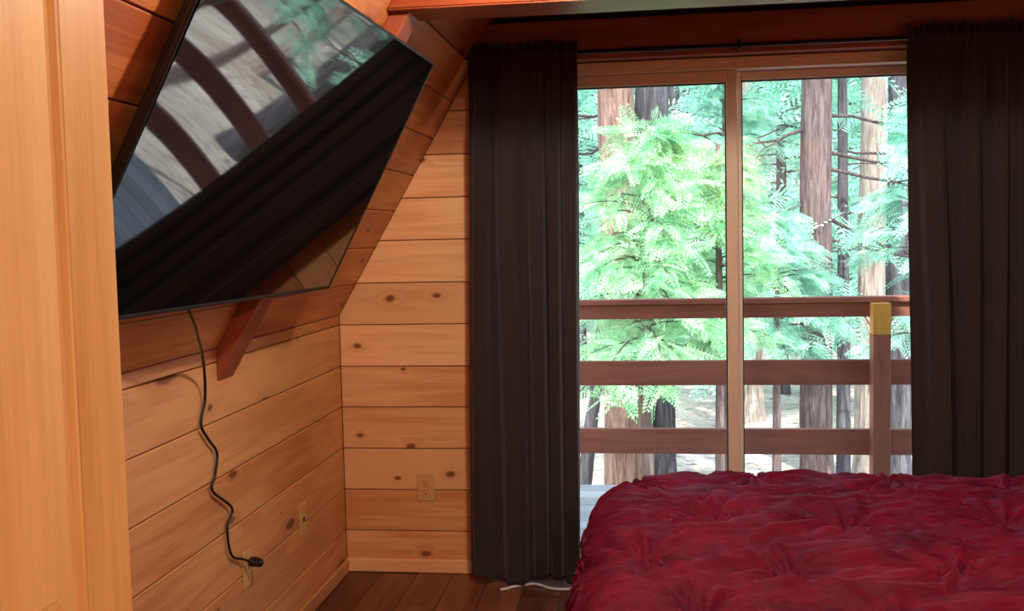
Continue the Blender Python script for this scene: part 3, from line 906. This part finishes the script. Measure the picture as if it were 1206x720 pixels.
v, f = tube([(0, 0, 0.3), (0, 0, 0.34), (0, 0, 0.38), (0, 0, 0.42), (0, 0, 0.43)], [0.013, 0.016, 0.03, 0.024, 0.008], 16)
link('bulb', pyd('bulb', v, f, True), M['dome'], tl_)
ld = bpy.data.lights.new('bedside_fill_light', 'POINT'); ld.energy = BEDSIDE_FILL_POWER; ld.color = (1, 0.82, 0.62); ld.shadow_soft_size = 0.16
lo_ = bpy.data.objects.new('bedside_fill_light', ld); C.objects.link(lo_); lo_.location = (1.84, 1.42, 1.28)

# ------------------------------------------------------------------ deck and railing
deck = structure(link('deck', boxes('deck', [(-1.6, 3.3, 4.19, 4.24, -0.2, -0.045), (-1.6, 3.3, 5.5, 5.54, -0.2, -0.045)] + [(xx, xx + 0.04, 4.24, 5.5, -0.2, -0.045) for xx in (-1.6, -0.6, 0.4, 1.4, 2.4, 3.26)]), M['rail']))
md_ = frame((0, 0, -0.045), (1, 0, 0), (0, 1, 0))
y = 4.19
while y < 5.58:
    plank(deck, M['deck'], rect(-1.62, 3.32, y, y + 0.138), 0.03, md_, 0.004)
    y += 0.144
for xx in (-1.58, 3.24):
    structure(prism('deck_post', M['rail'], xx, xx + 0.09, 5.42, 5.5, -1.8, -0.2, 'z'))
rail = empty('deck_railing', (1.2, 5.46, 0))
tag(rail, 'reddish brown wooden deck railing of three flat boards and square posts', 'railing')
def rp(name, mat, x0, x1, y0, y1, z0, z1, axis, bev=0.004):
    o = prism(name, mat, x0 - 1.2, x1 - 1.2, y0 - 5.46, y1 - 5.46, z0, z1, axis, bev, rail); return o
for z0, z1 in ((0.198, 0.334), (0.568, 0.70), (0.925, 1.0)):
    rp('rail_board', M['rail'], -1.6, 3.3, 5.452, 5.49, z0, z1, 'x')
rp('cap_rail', M['rail'], -1.6, 3.3, 5.43, 5.52, 1.001, 1.03, 'x')
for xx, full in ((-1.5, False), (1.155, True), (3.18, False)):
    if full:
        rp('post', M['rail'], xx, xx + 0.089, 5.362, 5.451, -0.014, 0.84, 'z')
        o = rp('sun_patch_post_top', M['sun_patch'], xx, xx + 0.089, 5.362, 5.451, 0.84, 1.0, 'z', 0.003)
        o['label'] = 'post top with a sun patch painted as yellow wood'
    else:
        rp('post', M['rail'], xx, xx + 0.089, 5.362, 5.451, -0.014, 1.0, 'z')

# ------------------------------------------------------------------ ground
gx = np.concatenate([np.linspace(-60, -12, 20), np.linspace(-11.5, 22, 170), np.linspace(23, 80, 20)])
gy = np.concatenate([np.linspace(-8, 6, 10), np.linspace(6.3, 34, 170), np.linspace(35, 120, 40)])
GX, GY = np.meshgrid(gx, gy, indexing='ij')
def gz(x, y):
    x = np.asarray(x, float); y = np.asarray(y, float)
    z = -1.72 + 0.32 * (fbm(x * 0.22 + 9, y * 0.22 + 4, 3) - 0.5) + 0.10 * (fbm(x * 1.3, y * 1.3, 2) - 0.5)
    z = z + np.clip(y - 22, 0, None) * 0.07 + np.clip(y - 45, 0, None) * 0.35
    return z
GZ = gz(GX, GY)
idx = np.arange(GX.size).reshape(GX.shape)
F = np.stack([idx[:-1, :-1], idx[1:, :-1], idx[1:, 1:], idx[:-1, 1:]], -1).reshape(-1, 4)
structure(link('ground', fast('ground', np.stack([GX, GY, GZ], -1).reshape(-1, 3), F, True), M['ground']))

# ------------------------------------------------------------------ trees
def diamond(a, d, l, w):
    """flat blade from a in direction d (2D)"""
    d = np.array(d) / np.hypot(*d); n = np.array((-d[1], d[0])); a = np.array(a)
    return [a, a + d * l * 0.45 + n * w, a + d * l, a + d * l * 0.45 - n * w]
def frond_template(pairs, sub, wide=0.03):
    q = []
    q.append(diamond((0, 0), (1, 0), 1.0, 0.012))
    for i in range(pairs):
        x = 0.12 + 0.8 * i / max(pairs - 1, 1)
        l = 0.42 * (1 - 0.72 * x)
        for sgn in (1, -1):
            ang = math.radians(48) * sgn
            d = (math.cos(ang), math.sin(ang))
            st = (x + (0.03 if sgn < 0 else 0), 0)
            q.append(diamond(st, d, l, wide))
            if sub:
                for k in (0.35, 0.65):
                    s2 = (st[0] + d[0] * l * k, st[1] + d[1] * l * k)
                    for da in (0.6, -0.6):
                        a2 = ang + da
                        q.append(diamond(s2, (math.cos(a2), math.sin(a2)), l * 0.42, wide * 0.6))
    v = np.array(q).reshape(-1, 2)
    z = -0.22 * v[:, 0] ** 2 + 0.10 * np.abs(v[:, 1])
    V = np.column_stack([v, z])
    Fq = np.arange(len(V)).reshape(-1, 4)
    return V, Fq
FR_NEAR = frond_template(8, True, 0.014)
FR_MID = frond_template(7, False, 0.028)
FR_FAR = frond_template(5, False, 0.045)

def foliage(pos, dirs, size, tmpl, R_):
    V, Fq = tmpl
    pos = np.asarray(pos); d = np.asarray(dirs, float); d /= np.linalg.norm(d, axis=1)[:, None]
    n = len(pos)
    up = np.tile([0, 0, 1.0], (n, 1)) + R_.normal(0, 0.7, (n, 3))
    b = np.cross(up, d); b /= np.linalg.norm(b, axis=1)[:, None]
    nn = np.cross(d, b)
    s = np.asarray(size)[:, None, None]
    P = pos[:, None, :] + s * (V[None, :, 0:1] * d[:, None, :] + V[None, :, 1:2] * b[:, None, :] + V[None, :, 2:3] * nn[:, None, :])
    FF = (Fq[None] + (np.arange(n) * len(V))[:, None, None]).reshape(-1, 4)
    return P.reshape(-1, 3), FF

def trunk_mesh(name, h, r0, r1, lean=(0, 0), furrow=0.12, sides=28, seed=0):
    rings = max(10, int(h / 0.22))
    zz = np.linspace(-0.25, h, rings); aa = np.linspace(0, 2 * np.pi, sides, endpoint=False)
    Zg, A = np.meshgrid(zz, aa, indexing='ij')
    t = np.clip(Zg / h, 0, 1)
    r = (r0 + (r1 - r0) * t) * (1 + 0.35 * np.exp(-np.clip(Zg, 0, None) / 0.3))
    fu = fbm(A * 4.0 + seed * 3, Zg * 0.9 + seed, 2) * 0.7 + fbm(A * 9 + seed, Zg * 2.5, 2) * 0.5
    r = r * (1 + furrow * (fu - 0.6) * 2)
    cx = lean[0] * Zg / h + 0.05 * np.sin(Zg * 0.7 + seed) * r0 * 2; cy = lean[1] * Zg / h
    P = np.stack([cx + r * np.cos(A), cy + r * np.sin(A), Zg], -1).reshape(-1, 3)
    idx = np.arange(rings * sides).reshape(rings, sides)
    n2 = np.roll(idx, -1, axis=1)
    F = np.stack([idx[:-1], n2[:-1], n2[1:], idx[1:]], -1).reshape(-1, 4)
    return fast(name, P, F, True)

def branch_path(R_, start, az, length, rise, droop, wig=0.08, n=7):
    pts = []
    for i in range(n):
        t = i / (n - 1)
        pts.append((start[0] + math.cos(az) * length * t + R_.normal(0, wig * length * 0.12) * t,
                    start[1] + math.sin(az) * length * t + R_.normal(0, wig * length * 0.12) * t,
                    start[2] + rise * length * t - droop * length * t * t + R_.normal(0, wig * length * 0.1) * t))
    return pts

def tree(name, label, x, y, h, r0, bark_m, leaf_m, seed, group=None, crown=(0.3, 1.0), width=1.8, nb=40, per=16, size=0.45, tmpl=FR_MID, lean=(0, 0), dead=None, r1=None, az_pref=None, droop=0.35, rise=0.1, category='tree', taper=1.0):
    R_ = np.random.default_rng(seed)
    z0 = float(gz(x, y))
    root = empty(name, (x, y, z0))
    tag(root, label, category, group)
    link('trunk', trunk_mesh('trunk', h, r0, r1 if r1 else r0 * 0.35, lean, seed=seed), bark_m, root)
    if nb:
        pos, dirs, sz = [], [], []
        bv, bf = [], []
        for i in range(nb):
            t = crown[0] + (crown[1] - crown[0]) * (i + R_.random()) / nb
            zz = t * h
            k = (t - crown[0]) / (crown[1] - crown[0] + 1e-6)
            L = width * (1 - 0.8 * k ** taper) * R_.uniform(0.65, 1.15)
            az = R_.uniform(0, 2 * np.pi) if az_pref is None else R_.normal(az_pref[0], az_pref[1])
            st = (lean[0] * t, lean[1] * t, zz)
            pts = branch_path(R_, st, az, L, rise + 0.25 * k, droop)
            v, f = tube(pts, [0.028 * (1 - 0.8 * j / 6) * min(1, L / 1.5) for j in range(7)], 5, False)
            o = len(bv); bv += v; bf += [tuple(q + o for q in ff) for ff in f]
            P = np.array(pts)
            for j in range(per):
                tt = R_.uniform(0.12, 1.0) ** 0.8
                p = np.array([np.interp(tt * 6, range(7), P[:, c]) for c in range(3)])
                tang = P[min(int(tt * 6) + 1, 6)] - P[min(int(tt * 6), 5)]
                tang = tang / (np.linalg.norm(tang) + 1e-9)
                side = np.cross(tang, [0, 0, 1]) * R_.choice([-1, 1]) * R_.uniform(0.2, 1.1)
                d = tang * R_.uniform(0.5, 1) + side + np.array([0, 0, R_.uniform(-0.7, 0.45)])
                pos.append(p); dirs.append(d); sz.append(size * R_.uniform(0.6, 1.25))
        link('branches', pyd('branches', bv, bf, True), M['twig'], root)['kind'] = 'stuff'
        P, F = foliage(pos, dirs, sz, tmpl, R_)
        fo = link('foliage', fast('foliage', P, F, False), leaf_m, root)
        fo['kind'] = 'stuff'
    for (zz, az, L, rise_, dr) in (dead or []):
        pts = branch_path(R_, (lean[0] * zz / h, lean[1] * zz / h, zz - z0), az, L, rise_, dr, 0.35, 9)
        bv, bf = tube(pts, [0.022 * (1 - 0.85 * j / 8) for j in range(9)], 6, False)
        db = link('dead_branch', pyd('dead_branch', bv, bf, True), M['twig'], root)
        for j in (3, 5, 6):
            tw = branch_path(R_, pts[j], az + R_.choice([-0.7, 0.7]), L * R_.uniform(0.25, 0.45), R_.uniform(-0.3, 0.5), 0.1, 0.3, 5)
            v, f = tube(tw, [0.009 * (1 - 0.7 * q / 4) for q in range(5)], 5, False)
            link('twig', pyd('twig', v, f, True), M['twig'], db)
    return root

PI = math.pi
# named near trunks
tree('cedar_tree', 'thick reddish cedar trunk with shaggy bark beside the dark furrowed trunk', -0.22, 9.5, 13, 0.195, M['bark_red'], M['leaf_mid'], 1, crown=(0.5, 1), nb=26, width=2.2, per=10, r1=0.1)
tree('pine_tree', 'dark grey trunk with deep furrowed bark beside the reddish cedar trunk', 0.11, 9.85, 14, 0.17, M['bark_dark'], M['leaf_mid'], 2, crown=(0.55, 1), nb=26, width=2.2, per=10, r1=0.12,
     dead=[(2.2, 2.7, 1.5, 0.1, 0.2), (2.5, 3.3, 1.6, 0.1, 0.1), (1.9, 3.0, 1.4, 0.1, 0.2), (2.3, 0.3, 1.3, 0.2, 0.3)])
tree('pine_tree', 'straight brown trunk with dead branches standing behind the right door pane', 1.72, 10.5, 15, 0.165, M['bark_brown'], M['leaf_mid'], 3, crown=(0.55, 1), nb=26, width=2.3, per=10, r1=0.11,
     dead=[(2.15, 0.0, 1.5, -0.1, 0.2), (2.0, -0.2, 1.9, -0.2, 0.15), (1.7, 3.3, 1.2, -0.35, 0.1), (1.3, 0.1, 1.1, -0.1, 0.2), (2.5, 0.15, 1.4, 0.0, 0.25), (1.05, 3.0, 1.0, -0.1, 0.2), (0.7, -0.1, 1.0, -0.3, 0.1), (2.4, 3.4, 1.2, -0.2, 0.2), (1.55, 0.2, 1.4, -0.5, 0.0)])
tree('pine_tree', 'pale sunlit trunk with light flaky bark behind the straight brown trunk', 2.76, 13, 14, 0.17, M['bark_pale'], M['leaf_mid'], 4, crown=(0.55, 1), nb=24, width=2.3, per=10, r1=0.12, lean=(0.1, 0),
     dead=[(2.6, 0.2, 1.4, 0.1, 0.3), (2.9, 2.9, 1.3, 0.1, 0.2), (1.6, 3.1, 1.0, -0.1, 0.2)])
tree('pine_tree', 'dark grey trunk seen between the deck post and the curtain', 2.86, 12, 14, 0.15, M['bark_dark'], M['leaf_mid'], 5, crown=(0.55, 1), nb=24, width=2.2, per=10, r1=0.1,
     dead=[(1.2, 3.0, 1.2, 0.0, 0.2), (0.4, 3.2, 1.0, 0.1, 0.2), (2.2, 3.3, 1.3, 0.1, 0.1)])
tree('pine_sapling', 'slender dark leaning trunk beside the left curtain edge', -0.72, 11, 7, 0.075, M['bark_dark'], M['leaf_mid'], 6, crown=(0.45, 1), nb=18, width=1.0, per=8, lean=(0.9, 0), r1=0.04)
tree('pine_sapling', 'thin grey trunk low behind the deck post', 2.1, 11.2, 6, 0.075, M['bark_dark'], M['leaf_mid'], 7, crown=(0.35, 1), nb=16, width=0.9, per=8, r1=0.04)

# fresh young cedars whose sprays hang in front of the trunks
def cedar(label, x, y, h, seed, width, nb, per, size, leaf_m, crown=(0.32, 1), droop=0.4, tmpl=FR_NEAR):
    tree('young_cedar', label, x, y, h, 0.05, M['bark_brown'], leaf_m, seed, crown=crown, nb=nb, per=per, width=width, size=size, tmpl=tmpl, droop=droop, rise=0.25, taper=2.2)
cedar('bright green young cedar with hanging sprays in front of the twin trunks', 0.02, 8.1, 3.85, 21, 0.78, 72, 17, 0.27, M['leaf_near'], crown=(0.5, 1.0))
cedar('second bright green young cedar with yellowish sprays close to the door mullion', 0.62, 8.7, 3.75, 31, 0.55, 46, 17, 0.26, M['leaf_near'], crown=(0.55, 1.0))
cedar('blue green young cedar between the twin trunks and the straight brown trunk', 0.95, 12.2, 5.2, 22, 1.0, 60, 28, 0.26, M['leaf_mid'], crown=(0.4, 1))
cedar('young cedar with low drooping sprays left of the straight brown trunk', 1.25, 9.9, 3.2, 23, 0.6, 36, 20, 0.25, M['leaf_mid'], crown=(0.58, 1))
cedar('young cedar with light sprays beside the right curtain and deck post', 2.42, 9.2, 4.1, 24, 0.75, 36, 18, 0.26, M['leaf_mid'], crown=(0.5, 1))
cedar('dense blue green cedar behind the reddish cedar trunk', -1.3, 13.0, 6.0, 25, 1.5, 60, 12, 0.5, M['leaf_mid'], crown=(0.3, 1), tmpl=FR_MID)
cedar('dense blue green cedar behind the pale trunk', 3.9, 15.5, 7.0, 26, 1.7, 60, 12, 0.55, M['leaf_mid'], crown=(0.25, 1), tmpl=FR_MID)

# forest behind
R_ = np.random.default_rng(99)
spots = []
tries = 0
while len(spots) < 58 and tries < 4000:
    tries += 1
    yy = R_.uniform(15.5, 48)
    xx = R_.uniform(-0.16 * yy - 2.5, 0.36 * yy + 3)
    if all((xx - a) ** 2 + (yy - b) ** 2 > 3.6 for a, b in spots):
        spots.append((xx, yy))
for i, (xx, yy) in enumerate(spots):
    barks = ['bark_brown', 'bark_dark', 'bark_red', 'bark_pale']
    hh = R_.uniform(10, 17)
    kind_ = ['brown', 'dark grey', 'reddish', 'pale'][i % 4]
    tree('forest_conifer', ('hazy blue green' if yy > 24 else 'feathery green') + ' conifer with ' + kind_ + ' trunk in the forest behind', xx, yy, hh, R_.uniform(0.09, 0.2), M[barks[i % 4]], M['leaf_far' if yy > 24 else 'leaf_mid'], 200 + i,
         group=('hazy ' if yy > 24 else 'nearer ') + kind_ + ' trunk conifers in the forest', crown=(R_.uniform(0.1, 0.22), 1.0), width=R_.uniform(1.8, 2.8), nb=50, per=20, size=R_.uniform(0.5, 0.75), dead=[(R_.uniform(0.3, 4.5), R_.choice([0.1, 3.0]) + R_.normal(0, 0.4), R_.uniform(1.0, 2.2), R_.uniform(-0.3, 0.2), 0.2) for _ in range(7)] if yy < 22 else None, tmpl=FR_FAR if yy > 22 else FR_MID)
